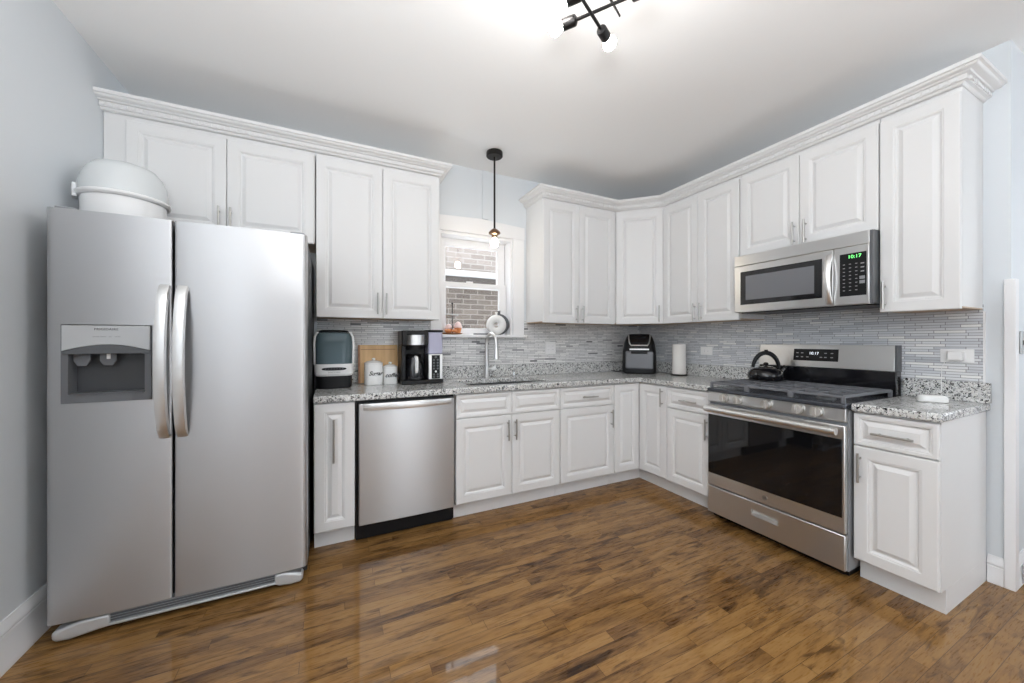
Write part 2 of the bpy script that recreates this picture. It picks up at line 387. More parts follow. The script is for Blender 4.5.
struct('wall_front', mb, 'wall')

def baseboard(name, p0, p1, out, h=.16):
    # profile board from p0 to p1, thickness toward 'out'
    prof = [(0, 0), (.018, 0), (.018, .02), (.014, .03), (.014, h-.055), (.010, h-.05), (.016, h-.042), (.016, h-.03), (.006, h-.012), (.004, h), (0, h)]
    p0, p1, out = Vector(p0), Vector(p1), Vector(out)
    rings = [[p + out*d + Vector((0, 0, z)) for d, z in prof] for p in (p0, p1)]
    struct(name, MB().loops(rings), 'trim')
baseboard('baseboard_left', (LX, FY, 0), (LX, -.02, 0), (1, 0, 0), .19)
baseboard('baseboard_right', (0, -2.4865, 0), (0, -2.432, 0), (-1, 0, 0), .14)
baseboard('baseboard_return', (.032, RY, 0), (EX, RY, 0), (0, -1, 0), .15)
# corner guard board where the right wall ends
mb = MB(); mb.prism([(-.022, -2.487), (-.022, -2.524), (.03, -2.524), (.03, RY-.0005), (-.0005, RY-.0005), (-.0005, -2.487)], 0, 1.56)
struct('trim_1', mb, 'trim', .002, label='white corner guard board at the end of the right wall')
# narrow raised strip on the wall between window and ceiling
struct('trim_2', MB().box(-1.877, -1.819, -.012, -.0003, 2.335, CZ-.0005), 'wall', .002)

# kitchen window: casing, jambs, stool, sashes
w = bpy.data.objects.new('window_1', None); COL.objects.link(w); w['kind'] = 'structure'; w['label'] = 'white double-hung window above the sink'
mb = MB(); mb.prism_y([(-2.344, 2.19), (-1.458, 2.19), (-1.458, 2.302), (-1.90, 2.330), (-2.344, 2.312)], -.022, -.0005)
build('head_casing', mb, 'trim', w, bevel=.002)
build('side_casing', MB().box(-1.576, -1.462, -.02, -.0005, 1.302, 2.19), 'trim', w, bevel=.003)
build('side_casing', MB().box(-2.344, -2.25, -.02, -.0005, 1.302, 2.19), 'trim', w, bevel=.003)
mb = MB(); mb.box(HX0+.001, -2.25, -.0004, .17, 1.30, 2.189); mb.box(HX1-.016, HX1-.0005, -.0004, .17, 1.30, 2.189); mb.box(-2.25, HX1-.016, -.0004, .17, 2.165, 2.189)
build('jamb', mb, 'trim', w)
mb = MB(); mb.box(-2.344, -1.452, -.058, -.0006, 1.277, 1.302); mb.box(HX0+.001, HX1-.0005, -.0006, .17, 1.277, 1.302)
build('window_stool', mb, 'trim', w, bevel=.004)
def sash(x0, x1, z0, z1, y0, y1, st, rt, rb):
    mb = MB(); mb.box(x0, x0+st, y0, y1, z0, z1); mb.box(x1-st, x1, y0, y1, z0, z1)
    mb.box(x0+st, x1-st, y0, y1, z1-rt, z1); mb.box(x0+st, x1-st, y0, y1, z0, z0+rb)
    s = build('sash', mb, 'trim', w, bevel=.002)
    build('pane', MB().box(x0+st-.004, x1-st+.004, (y0+y1)/2-.002, (y0+y1)/2+.002, z0+rb-.004, z1-rt+.004), 'glass', s)
sash(-2.25, -1.60, 1.728, 2.165, .125, .155, .075, .07, .045)
sash(-2.25, -1.60, 1.302, 1.772, .09, .12, .07, .045, .06)
build('sash_lock', MB().box(-1.99, -1.93, .085, .105, 1.772, 1.784), 'white', w)

# view outside: the neighbour's brick house
struct('wall_exterior', MB().box(-6, 3.5, 1.75, 2.0, 0.0, 2.02), 'brick_brown', label='brown brick lower wall of the house next door')
struct('trim_3', MB().box(-6, 3.5, 1.68, 2.0, 2.12, 2.20), 'stone', .01, label='pale stone ledge on the house next door')
struct('ledge_shadow_strip', MB().box(-6, 3.5, 1.73, 2.0, 2.0205, 2.1195), 'ledge_shadow')  # strip that paints the shadow under the ledge
struct('wall_exterior_upper', MB().box(-6, 3.5, 1.75, 2.0, 2.2005, 2.82), 'brick_pale', label='pale brick upper wall of the house next door')

# mosaic splash tiles on the two walls
mb = MB(); mb.box(-3.18, -2.3445, -.008, -.0004, 1.0305, 1.44); mb.box(-2.3445, -1.452, -.008, -.0004, 1.0305, 1.2765); mb.box(-1.452, -.0085, -.008, -.0004, 1.0305, 1.44)
struct('backsplash_back', mb, 'tile_back', label='thin grey mosaic tile on the back wall')
mb = MB(); mb.box(-.008, -.0004, -2.418, -.0085, 1.0305, 1.44); mb.box(-.008, -.0004, -2.118, -1.325, .88, 1.0305); mb.box(-.008, -.0004, -2.118, -1.325, 1.44, 1.5)
struct('backsplash_right', mb, 'tile_right', label='thin grey mosaic tile on the right wall')
struct('trim_5', MB().box(-.011, -.0004, -2.426, -2.4185, 1.0305, 1.405), 'trim', label='white edge strip ending the wall tile')

# ------------------------------------------------------------------ cabinets
T_ = .02
def add_door(par, kind, x0, x1, z0, z1, hnd=None, y=0.0, loc=None, rz=0.0, ln=.15, fr=.066):
    wd, h = x1-x0, z1-z0
    d = build(kind, MB().door(wd, h, T_, fr if kind == 'door' else .030), 'cab', par, loc or (x0, y, z0), rz, smooth=25)
    if hnd:
        hx, hz, ax = hnd
        build('handle', MB().pull((hx, -T_, hz), ln, ax), 'nickel', d)
    return d

def carcass(par, wd, dep, z0, z1, y0=.001, under=False):
    c = build('carcass', MB().box(0.001, wd-.001, y0, dep, z0 + (.012 if under else 0), z1), 'cab', par)
    if under: build('bottom_panel', MB().box(.001, wd-.001, y0+.002, dep, z0+.006, z0+.0118), 'birch', par, label='birch plywood underside')
    return c
def kick(par, wd, h=.1145, y=.06, x0=0.0, side=False):
    build('toe_kick', MB().box(x0+.001, wd-.001, y, y+.016, 0.0, h), 'cab', par)

BF = -.6165            # face of base cabinets
def base(name, label, cat, x0, x1, right=False):
    if right: return thing(name, label, cat, (BF, x0, 0), RW), x0-x1
    return thing(name, label, cat, (x0, BF, 0)), x1-x0
CT = .884
# pull-out beside dishwasher
c, wd = base('base_cabinet', 'narrow white base cabinet between refrigerator and dishwasher, one tall front', 'cabinet', -3.176, -2.951)
carcass(c, wd, .60, .115, CT); kick(c, wd); d = add_door(c, 'door', .002, wd-.003, .12, .878, (.104, .655-.12, 'Z'), ln=.255)
# sink base
c, wd = base('sink_cabinet', 'white sink base cabinet with two doors and two false drawer fronts', 'cabinet', -2.317, -1.466)
mb = MB(); mb.box(.001, wd-.001, .001, .03, .115, CT); mb.box(.001, .02, .03, .60, .115, CT); mb.box(wd-.02, wd-.001, .03, .60, .115, CT); mb.box(.02, wd-.02, .03, .60, .115, .135)
build('carcass', mb, 'cab', c); kick(c, wd)
m_ = -1.887+2.317
add_door(c, 'drawer_front', .003, m_-.0015, .712, .875); add_door(c, 'drawer_front', m_+.0015, wd-.003, .712, .875)
add_door(c, 'door', .003, m_-.0015, .12, .706, (m_-.0015-.003-.037, .60-.12, 'Z')); add_door(c, 'door', m_+.0015, wd-.003, .12, .706, (.022, .60-.12, 'Z'))
# drawer base
c, wd = base('base_cabinet', 'white base cabinet right of the sink with one drawer over one door, before the corner', 'cabinet', -1.465, -.919)
carcass(c, wd, .60, .115, CT); kick(c, wd)
add_door(c, 'drawer', .003, wd-.003, .712, .875, (wd/2, .08, 'X')); add_door(c, 'door', .003, wd-.003, .12, .706, (wd-.006-.035, .595-.12, 'Z'))
# corner cabinet
c = thing('corner_cabinet', 'white inside-corner base cabinet with two narrow doors meeting in the corner', 'cabinet', (-.918, BF, 0))
mb = MB(); mb.prism([(.001, .001), (.918-.6165+.001, .001), (.918-.6165+.001, -.314), (.908, -.314), (.908, .60), (.001, .60)], .115, CT)
build('carcass', mb, 'cab', c)
kk = MB(); kk.prism([(.001, .06), (.363, .06), (.363, -.314), (.379, -.314), (.379, .076), (.001, .076)], 0, .1145); build('toe_kick', kk, 'cab', c)
add_door(c, 'door', .002, .279, .12, .875, None)
add_door(c, 'door', 0, .291, .12, .875, (.255, .783-.12, 'Z'), loc=(.3005, -.023, .12), rz=RW)
# drawer base left of range
c, wd = base('base_cabinet', 'white base cabinet left of the stove with one drawer over one door', 'cabinet', -.932, -1.322, True)
carcass(c, wd, .60, .115, CT); kick(c, wd)
add_door(c, 'drawer', .003, wd-.003, .712, .875, (wd/2+.02, .075, 'X')); add_door(c, 'door', .003, wd-.003, .12, .706, (wd-.006-.022, .608-.12, 'Z'))
# end cabinet right of range
c, wd = base('base_cabinet', 'white end base cabinet right of the stove with drawer, door and bare side', 'cabinet', -2.124, -2.4305, True)
carcass(c, wd, .60, .115, CT); build('toe_kick', MB().box(.001, wd-.001, .06, .60, 0, .1145), 'cab', c)
add_door(c, 'drawer', .003, wd-.003, .712, .875, (wd/2, .074, 'X')); add_door(c, 'door', .003, wd-.003, .12, .706, (.028, .60-.12, 'Z'))

# upper cabinets
UF = -.299; UT = 2.505; DT = 2.472; UB = 1.4075
def upper(label, x0, x1, zb, doors, right=False, group=None, zt=UT, hl=.15):
    if right: c, wd = thing('wall_cabinet', label, 'cabinet', (UF, x0, 0), RW), x0-x1
    else: c, wd = thing('wall_cabinet', label, 'cabinet', (x0, UF, 0)), x1-x0
    carcass(c, wd, .2975-.009*0, zb, zt, .001, True)
    for a, b, hx, hz in doors: add_door(c, 'door', a, b, zb, DT, (hx-a, hz-zb, 'Z'), ln=hl)
    return c, wd

c, wd = upper('wide two-door white wall cabinet above the refrigerator', -4.198, -3.180, 1.889, [])
for a, b, hx in ((-4.103, -3.6535, -3.686), (-3.6505, -3.186, -3.629)):
    add_door(c, 'door', a+4.198, b+4.198, 1.889, DT, (hx-a, 1.975-1.889, 'Z'))
upper('tall two-door white wall cabinet left of the window', -3.176, -2.345, UB, [(.002, .4195, -2.791+3.176, 1.51), (.4225, .829, -2.732+3.176, 1.51)])
upper('two-door white wall cabinet right of the window', -1.431, -.6105, UB, [(.002, .3805, -1.087+1.431, 1.49), (.3835, .800, -1.021+1.431, 1.49)])
# diagonal corner wall cabinet
c = thing('wall_cabinet', 'white diagonal wall cabinet in the corner with a single door', 'cabinet', (-.6095, -.3003, 0), R(-45))
q = math.sqrt(.5)
def dg(x, y): dx, dy = x+.6095, y+.3003; return (q*dx - q*dy, q*dx + q*dy)
mb = MB(); poly = [dg(-.609, -.3003), dg(-.3003, -.609), dg(-.003, -.609), dg(-.003, -.003), dg(-.609, -.003)]
mb.prism(poly, UB+.012, UT); build('carcass', mb, 'cab', c)
mb = MB(); mb.prism(poly, UB+.006, UB+.0118); build('bottom_panel', mb, 'birch', c, label='birch plywood underside')
wdg = (.6095-.3003)/q
add_door(c, 'door', .010, wdg-.010, UB, DT, (wdg-.02-.035, 1.50-UB, 'Z'))
upper('two-door white wall cabinet between the corner and the microwave', -.6105, -1.3285, UB, [(.002, .363, .951-.6105, 1.488), (.366, .714, 1.011-.6105, 1.488)], True)
upper('short two-door white wall cabinet above the microwave', -1.3305, -2.1155, 1.874, [(.002, .391, 1.697-1.3305, 1.958), (.394, .783, 1.763-1.3305, 1.958)], True)
upper('single-door white wall cabinet at the end of the right wall', -2.1175, -2.417, UB, [(.002, .2975, 2.142-2.1175, 1.50)], True)

# crown mouldings
def crown(name, label, path, dent=True, closed_ends=True):
    z = UT - .0005
    prof = [(-.0175, z-.006), (.004, z-.006), (.010, z-.002), (.013, z+.004), (.024, z+.006), (.024, z+.030), (.036, z+.032), (.038, z+.036)]
    for i in range(6):
        a = R(90)*i/5; prof.append((.040+.028*math.sin(a), z+.038+.012*(1-math.cos(a))))
    prof += [(.077, z+.053), (.077, z+.071), (-.0175, z+.071)]
    pts = [Vector((x, y, 0)) for x, y in path]; rings = []
    for i, p in enumerate(pts):
        d0 = (p - pts[i-1]).normalized() if i else None; d1 = (pts[i+1]-p).normalized() if i < len(pts)-1 else None
        nrm = lambda d: Vector((d.y, -d.x, 0))
        if d0 is None: n = nrm(d1)
        elif d1 is None: n = nrm(d0)
        else:
            n = (nrm(d0)+nrm(d1)); n = n / (n.length_squared/2)
        rings.append([p + n*o + Vector((0, 0, zz)) for o, zz in prof])
    o = thing(name, label, 'moulding', (0, 0, 0))
    build('cornice', MB().loops(rings), 'cab', o, smooth=30)
    mb = MB()
    for a, b in zip(pts, pts[1:]):
        d = (b-a); L = d.length; d.normalize(); n = Vector((d.y, -d.x, 0)); k = int(L/.030)
        for i in range(k):
            c0 = a + d*(L*(i+.5)/k) + n*.0235
            hw = L/k*.32
            r0 = [c0 - d*hw, c0 + d*hw, c0 + d*hw + n*.007, c0 - d*hw + n*.007]
            mb.loops([[v + Vector((0, 0, z+.009)) for v in r0], [v + Vector((0, 0, z+.027)) for v in r0]])
    build('dentil_band', mb, 'cab', o, smooth=0)
crown('crown_moulding', 'white dentil crown moulding over the cabinets left of the window', [(-4.199, -.318), (-2.345, -.318), (-2.345, -.001)])
crown('crown_moulding', 'white dentil crown moulding running around the corner to the right end', [(-1.431, -.001), (-1.431, -.318), (-.6175, -.318), (-.318, -.6175), (-.318, -2.417), (-.001, -2.417)])

# ------------------------------------------------------------------ countertops, sink, tap
ct = thing('countertop', 'long L-shaped speckled granite worktop with the sink', 'worktop', (-1.9, -.3, .885))
mb = MB(); off = Vector((1.9, .3, -.885))
mb.prism([(-3.178, -.002), (-3.178, -.655), (-.655, -.655), (-.655, -1.329), (-.0095, -1.329), (-.0095, -.002)], .8855, .925); mb.move(off)
slab = build('slab', mb, 'granite', ct)
cut(slab, MB().sring([(.80-.885, .345, .195, 1.9-1.83, .3-.36), (1.0-.885, .345, .195, 1.9-1.83, .3-.36)], 8))
bv = slab.modifiers.new('bevel', 'BEVEL'); bv.width = .008; bv.segments = 3; bv.limit_method = 'ANGLE'; bv.angle_limit = R(60)
mb = MB(); mb.box(-3.178, -.0095, -.022, -.002, .9255, 1.03); mb.box(-.0295, -.0095, -1.318, -.0225, .9255, 1.03); mb.move(off); build('upstand', mb, 'granite', ct, bevel=.002)
ct = thing('countertop', 'short speckled granite worktop on the end cabinet right of the stove', 'worktop', (-.3, -2.3, .885))
mb = MB(); mb.box(-.655, -.0015, -2.4425, -2.1225, .8855, .925); mb.move(Vector((.3, 2.3, -.885))); build('slab', mb, 'granite', ct, bevel=.008, seg=3)
mb = MB(); mb.box(-.0295, -.0095, -2.446, -2.1225, .9255, 1.03); mb.move(Vector((.3, 2.3, -.885))); build('upstand', mb, 'granite', ct, bevel=.002)

sk = thing('sink', 'undermount stainless steel sink bowl in the granite worktop', 'sink', (-1.83, -.36, .69))
mb = MB(); mb.sring([(.1925, .355, .205), (.1925, .335, .188), (.03, .328, .182), (.012, .31, .165), (.008, .05, .05)], 8); 
mb2 = mb; bmesh.ops.delete(mb.bm, geom=[f for f in mb.bm.faces if len(f.verts) > 4 and f.calc_center_median().z > .1], context='FACES')
build('basin', mb, 'steel_dark', sk)
build('drain', MB().lathe([(.045, .0085), (.045, .012), (.03, .012), (.028, .009)], n=24), 'chrome', sk)

fa = thing('faucet', 'tall chrome pull-down kitchen faucet behind the sink', 'faucet', (-1.868, -.09, .9255))
build('base', MB().lathe([(.026, 0), (.026, .008), (.020, .014), (.018, .10), (.0175, .22)]), 'steel_trim', fa)
pts = [(0, 0, .22), (0, 0, .30)]
for i in range(1, 12):
    a = math.pi*i/12; pts.append((.012-.012*math.cos(a), -.075+.075*math.cos(a), .30+.085*math.sin(a)))
pts.append((.024, -.150, .285)); pts.append((.024, -.152, .265))
build('spout', MB().tube(pts, .0135, 14), 'steel_trim', fa)
build('spray_head', MB().lathe([(.0145, 0), (.017, -.02), (.021, -.045), (.025, -.085), (.026, -.098), (.020, -.102)], (.024, -.152, .268)), 'steel_trim', fa)
mb = MB(); mb.cyl((.012, 0, .075), (.040, 0, .075), .017); mb.loops([[(.040, -.012, .064), (.040, .010, .064), (.040, .010, .086), (.040, -.012, .086)], [(.078, -.016, .074), (.078, .002, .074), (.086, .002, .112), (.086, -.016, .112)]])
build('lever', mb, 'steel_trim', fa)
sd = thing('soap_dispenser', 'small chrome soap dispenser pump right of the faucet', 'soap dispenser', (-1.60, -.085, .9255))
build('collar', MB().lathe([(.018, 0), (.018, .006), (.011, .012), (.009, .04)]), 'chrome', sd)
build('pump', MB().lathe([(.008, .0405), (.011, .045), (.011, .062), (.007, .066)]), 'chrome', sd)
build('nozzle', MB().tube([(0, -.011, .056), (0, -.03, .058), (0, -.042, .050)], [.005, .0045, .004], 10), 'chrome', sd)

# ------------------------------------------------------------------ refrigerator
FX0, FX1, FF, FT = -4.127, -3.192, -.905, 1.795
fr = thing('refrigerator', 'large stainless steel side-by-side refrigerator with water dispenser', 'refrigerator', (FX0, FF, 0)); fw = FX1-FX0
build('cabinet_body', MB().box(.006, fw-.006, .085, .86, .02, FT-.012), 'fside', fr, bevel=.006, label='dark textured enamel body behind the doors')
def fdoor(x0, x1, rl, rr):
    # plan outline with rounded outer vertical edges and a slight crown
    pts = [(x0, .080)]
    N = 10
    for i in range(7):
        a = R(90)*i/6; pts.append((x0+rl-rl*math.cos(a), rl*.9-rl*.9*math.sin(a)))
    for i in range(1, N):
        u = i/N; pts.append((x0+rl+(x1-x0-rl-rr)*u, -.006*math.sin(math.pi*u)))
    for i in range(7):
        a = R(90)*i/6; pts.append((x1-rr+rr*math.sin(a), rr*.9-rr*.9*math.cos(a)))
    pts.append((x1, .080))
    mb = MB(); mb.prism(pts[::-1], .088, FT); return mb
SPL = -3.7235-FX0
fl = build('freezer_door', fdoor(.002, SPL-.004, .022, .010), 'steel_fridge', fr, label='freezer door with dispenser')
DX0, DX1, DZ0, DZ1 = -4.074-FX0, -3.794-FX0, .99, 1.318
cut(fl, MB().box(DX0, DX1, -.05, .062, DZ0, DZ1))
fl.data.shade_smooth(); fl.data.set_sharp_from_angle(angle=R(28))
fg = build('fridge_door', fdoor(SPL+.004, fw-.002, .010, .024), 'steel_fridge', fr, smooth=28)
# dispenser
dp = build('dispenser', MB(), 'fgrey', fr, label='grey water and ice dispenser panel')
mb = MB(); bz = .022
z_open = 1.200
mb.box(DX0+.001, DX0+bz, -.012, .060, DZ0+.001, DZ1-.001); mb.box(DX1-bz, DX1-.001, -.012, .060, DZ0+.001, DZ1-.001)
mb.box(DX0+bz, DX1-bz, -.012, .060, DZ0+.001, DZ0+.034)
bmx = mb.bm; bmesh.ops.recalc_face_normals(bmx, faces=bmx.faces); bmx.to_mesh(dp.data); bmx.free()
build('cavity_back', MB().box(DX0+bz+.001, DX1-bz-.001, .046, .060, DZ0+.035, z_open-.008), 'cavity', dp)
arc = [(DX0+.004+(DX1-DX0-.008)*i/16, z_open+.008+.026*math.sin(math.pi*i/16)) for i in range(17)]
mb = MB(); mb.prism_y(arc + [(DX1-.004, DZ1-.004), (DX0+.004, DZ1-.004)], -.016, .045); build('control_panel', mb, 'greylight', dp, bevel=.002, label='light grey control panel')
mb = MB(); mb.prism_y([(DX0+.004, z_open-.006)] + [(DX1-.004, z_open-.006)] + [(x, z-.0005) for x, z in arc[::-1]], -.014, .045); build('visor', mb, 'greydark', dp, bevel=.002)
build('drip_tray', MB().box(DX0+bz+.002, DX1-bz-.002, -.016, .045, DZ0+.0345, DZ0+.042), 'greydark', dp, bevel=.001)
for px_ in (.105, .185):
    mb = MB(); mb.prism_y([(px_-.026, 1.194), (px_+.026, 1.194), (px_+.026, 1.165), (px_+.014, 1.143), (px_-.014, 1.143), (px_-.026, 1.165)], .012, .018); build('paddle', mb, 'fgrey', dp, bevel=.002)
build('spout', MB().cyl((.187, .012, 1.194), (.187, .012, 1.172), .006), 'white', dp, label='white water spout')
text('lettering', 'FRIGIDAIRE', .0135, 'ink', dp, ((DX0+DX1)/2-.002, -.0164, 1.298), spacing=1.1)
for i in range(4):
    text('caption', ('WATER', 'CUBED', 'ICE', 'CRUSH')[i], .0058, 'greyink', dp, ((DX0+DX1)/2-.034+.022*i, -.0164, 1.267))
# handles: bowed bars
def fhandle(x, par):
    n = 18; rings = []
    for i in range(n+1):
        u = i/n; z = .812 + (1.502-.812)*u; bow = -.012 - .052*(math.sin(math.pi*u)**.75)
        if i in (0, n): bow = .004
        hw, ht = .0225, .008
        rings.append([(x-hw, bow+ht, z), (x-hw*.8, bow-ht*.6, z), (x, bow-ht, z), (x+hw*.8, bow-ht*.6, z), (x+hw, bow+ht, z), (x, bow+ht*.9, z)])
    h = build('handle', MB().loops(rings), 'steel_trim', par, smooth=50)
fhandle(-3.753-FX0, fl); fhandle(-3.690-FX0, fg)
mb = MB(); mb.box(.16, fw-.12, .012, .05, .034, .084)
g = build('base_grille', mb, 'grey', fr)
mb = MB()
for z in (.046, .057, .068): mb.box(.17, fw-.13, .0085, .0125, z, z+.006)
build('louvre', mb, 'greydark', g)
build('lip', MB().box(.155, fw-.115, .0, .0115, .030, .040), 'greylight', g, bevel=.003)
for sx, xx in ((1, .004), (-1, fw-.004)):
    L0 = .19 if sx > 0 else .14
    pl = [(.016, .026), (.03, .016), (.07, .013), (.12, .020), (L0, .030), (L0, .080), (.10, .079), (.06, .070), (.016, .056)]
    pl = [(xx+sx*x, z) for x, z in pl]
    mb = MB(); mb.prism_y(pl, -.002, .055); build('foot_cover', mb, 'greylight', fr, bevel=.010, seg=3)
    build('hinge_cover', MB().box(min(xx+sx*.01, xx+sx*.075), max(xx+sx*.01, xx+sx*.075), .03, .13, FT+.0005, FT+.016), 'grey', fr, bevel=.005)
for xx in (.12, fw-.12): build('foot', MB().cyl((xx, .75, 0), (xx, .75, .022), .02), 'black', fr)
# cake carrier on top
cc = thing('cake_carrier', 'round white cake carrier with translucent domed lid on the refrigerator', 'cake carrier', (-4.005, -.575, FT+.001))
build('base', MB().lathe([(.120, 0), (.150, .004), (.156, .02), (.160, .13), (.158, .14)], n=48), 'white', cc)
build('rim', MB().lathe([(.160, .1405), (.170, .142), (.178, .150), (.178, .158), (.172, .163), (.160, .164)], n=48), 'white', cc)
build('lid', MB().lathe([(.168, .1645), (.168, .20), (.160, .245), (.145, .285), (.118, .318), (.07, .335), (.02, .340)], n=48), 'plastic_clear', cc)
for s_ in (200,):
    build('clip', MB().box(.164, .183, -.03, .03, .128, .196).rot(R(s_)), 'greylight', cc, bevel=.003)
cc.scale = (.95, .95, .97)

# ------------------------------------------------------------------ dishwasher
DWX0, DWX1 = -2.949, -2.319
dw = thing('dishwasher', 'stainless steel dishwasher with a bowed bar handle under the worktop', 'dishwasher', (DWX0, -.60, 0)); dww = DWX1-DWX0
build('tub', MB().box(.003, dww-.003, .002, .57, .02, .876), 'black', dw)
pts = []
for i in range(13):
    u = i/12; pts.append((.018+(dww-.028)*u, -.046-.006*math.sin(math.pi*u)))
mb = MB(); mb.prism(([(.018, -.001)] + pts + [(dww-.010, -.001)])[::-1], .116, .862); dd = build('door', mb, 'steel_dish', dw, bevel=.004, smooth=25)
rings = []
for i in range(21):
    u = i/20; x = .042+(dww-.075)*u; y = -.050-.040*math.sin(math.pi*u)**.6; hh = .027
    rings.append([(x, y+.010, .845-hh+.022), (x, y-.006, .845-hh*.8), (x, y-.010, .845), (x, y-.006, .845+hh*.7), (x, y+.010, .845+hh*.8-.006)])
build('handle', MB().loops(rings), 'steel_trim', dd, smooth=50)
build('toe_kick', MB().box(.004, dww-.004, .03, .06, 0.0, .110), 'black', dw)

# ------------------------------------------------------------------ gas stove (right wall)
ST0, ST1 = -1.333, -2.117; SW = ST0-ST1; SX = -.66
st = thing('stove', 'freestanding stainless steel gas stove with black glass oven door', 'stove', (SX, ST0, 0), RW)
build('body', MB().box(.002, SW-.002, .001, .60, .045, .885), 'grey', st)
build('base_plinth', MB().box(.01, SW-.01, .03, .55, .012, .0445), 'black', st)
for x in (.05, SW-.05): build('foot', MB().cyl((x, .06, 0), (x, .06, .012), .018), 'black', st)
dr = build('storage_drawer', MB().box(.003, SW-.003, -.028, -.0005, .050, .236), 'steel', st, bevel=.005)
gx0, gx1 = 1.638-1.333, 1.795-1.333
cut(dr, MB().box(gx0, gx1, -.05, -.010, .146, .186))
mb = MB(); mb.prism([(gx0+.001, -.0105), (gx1-.001, -.0105), (gx1-.001, -.014), (gx0+.001, -.014)], .147, .185); mb.loops([[(gx0+.001, -.0145, .147), (gx0+.001, -.034, .147), (gx0+.001, -.030, .166), (gx0+.001, -.0145, .158)], [(gx1-.001, -.0145, .147), (gx1-.001, -.034, .147), (gx1-.001, -.030, .166), (gx1-.001, -.0145, .158)]])
build('pull', mb, 'steel_trim', dr)
od = build('oven_door', MB().box(.003, SW-.003, -.030, -.0005, .245, .806), 'steel', st, bevel=.004)
build('glass_panel', MB().box(.012, SW-.014, -.0345, -.0305, .327, .736), 'ovenglass', od, bevel=.0015)
build('inner_window', MB().box(.20, SW-.17, -.0352, -.0346, .375, .66), 'ovenglass', od)
mb = MB(); mb.cyl((.020, -.080, .780), (SW-.020, -.080, .780), .0195, n=18); 
for x in (.06, SW-.06): mb.box(x-.014, x+.014, -.078, -.0305, .770, .790)
build('handle', mb, 'steel_trim', od)
lg = build('badge', MB().lathe([(.015, 0), (.015, .002), (.0125, .0025), (.012, .0016), (.001, .0016)], n=28).rot(R(90), 'X').move((.386, -.0305, .285)), 'nickel', od)
text('monogram', 'GE', .014, 'greydark', lg, (.386, -.0326, .285))
mb = MB(); mb.loops([[(x, -.018, .822), (x, -.028, .832), (x, -.022, .893), (x, .05, .893), (x, .05, .822)] for x in (.003, SW-.003)])
cp = build('control_panel', mb, 'steel', st, bevel=.002)
for i, x in enumerate((.128, .221, .397, .567, .658)):
    k = build('knob', MB().cyl((x, -.0255, .862), (x, -.032, .862), .031, .031, 24), 'nickel', cp)
    mb = MB(); mb.cyl((x, -.0325, .862), (x, -.052, .862), .0285, .026, 24); mb.box(x-.0055, x+.0055, -.062, -.051, .837, .887); build('grip', mb, 'knob', k, bevel=.001)
mb = MB(); mb.box(.002, SW-.002, -.034, .565, .8935, .918)
ck = build('cooktop', mb, 'cooktop', st, bevel=.006)
for bx, by, br_ in ((.15, .12, .045), (.15, .42, .036), (.392, .27, .050), (.634, .12, .045), (.634, .42, .036)):
    b_ = build('burner', MB().lathe([(br_, .9185), (br_*.95, .928), (br_*.7, .932)], (bx, by, 0)), 'greydark', ck)
    build('burner_cap', MB().lathe([(br_*.75, .9322), (br_*.75, .938), (br_*.5, .941)], (bx, by, 0)), 'black', b_)
for gx in (.014, .267, .520):
    gw = .250; mb = MB(); y0, y1, zt = -.012, .545, .962; t = .011
    for x in (gx, gx+gw-t): mb.box(x, x+t, y0, y1, zt-.016, zt)
    for y in (y0, y1-t): mb.box(gx+t, gx+gw-t, y, y+t, zt-.016, zt)
    cx_ = gx+gw/2
    for y in (.12, .27, .42): mb.box(gx+t, gx+gw-t, y-t/2, y+t/2, zt-.014, zt+.001)
    mb.box(cx_-t/2, cx_+t/2, y0+t, y1-t, zt-.013, zt+.0015)
    for x in (gx+.0, gx+gw-t):
        for y in (y0, y1-t): mb.box(x-.003, x+t+.003, y-.003, y+t+.003, .9185, zt-.004)
    build('grate', mb, 'iron', ck, bevel=.003)
bgd = build('backguard', MB().box(.004, SW-.004, .575, .640, .90, 1.066), 'blackgloss', st, bevel=.004, label='black lower back panel')
mb = MB(); mb.loops([[(x, .572, 1.0665), (x, .592, 1.222), (x, .640, 1.222), (x, .640, 1.0665)] for x in (.0, SW-.012)])
bp_ = build('back_panel', mb, 'steel', st, bevel=.003, label='steel upper back panel with clock')
build('side_cap', MB().box(SW-.0115, SW-.002, .578, .640, 1.0665, 1.222), 'greydark', st)
a_ = math.atan2(.020, .1555)
def onpanel(mb): return mb.rot(-a_, 'X').move((0, .572, 1.0665))
dsp = build('display', onpanel(MB().box(.238, .500, -.0025, -.0003, .044, .126)), 'black', bp_, bevel=.001)
text('clock_digits', '10:17', .026, 'glow_white', dsp, (.362, .5815, 1.0665+.095), rx=R(90)-a_)
for j, xs in enumerate(((.262, .292, .430, .465), (.262, .292, .325, .405, .430, .465))):
    for x in xs:
        z = (.098, .070)[j]
        build('button_print', onpanel(MB().box(x-.007, x+.007, -.0030, -.0026, z-.003, z+.003)), 'greyink', dsp)
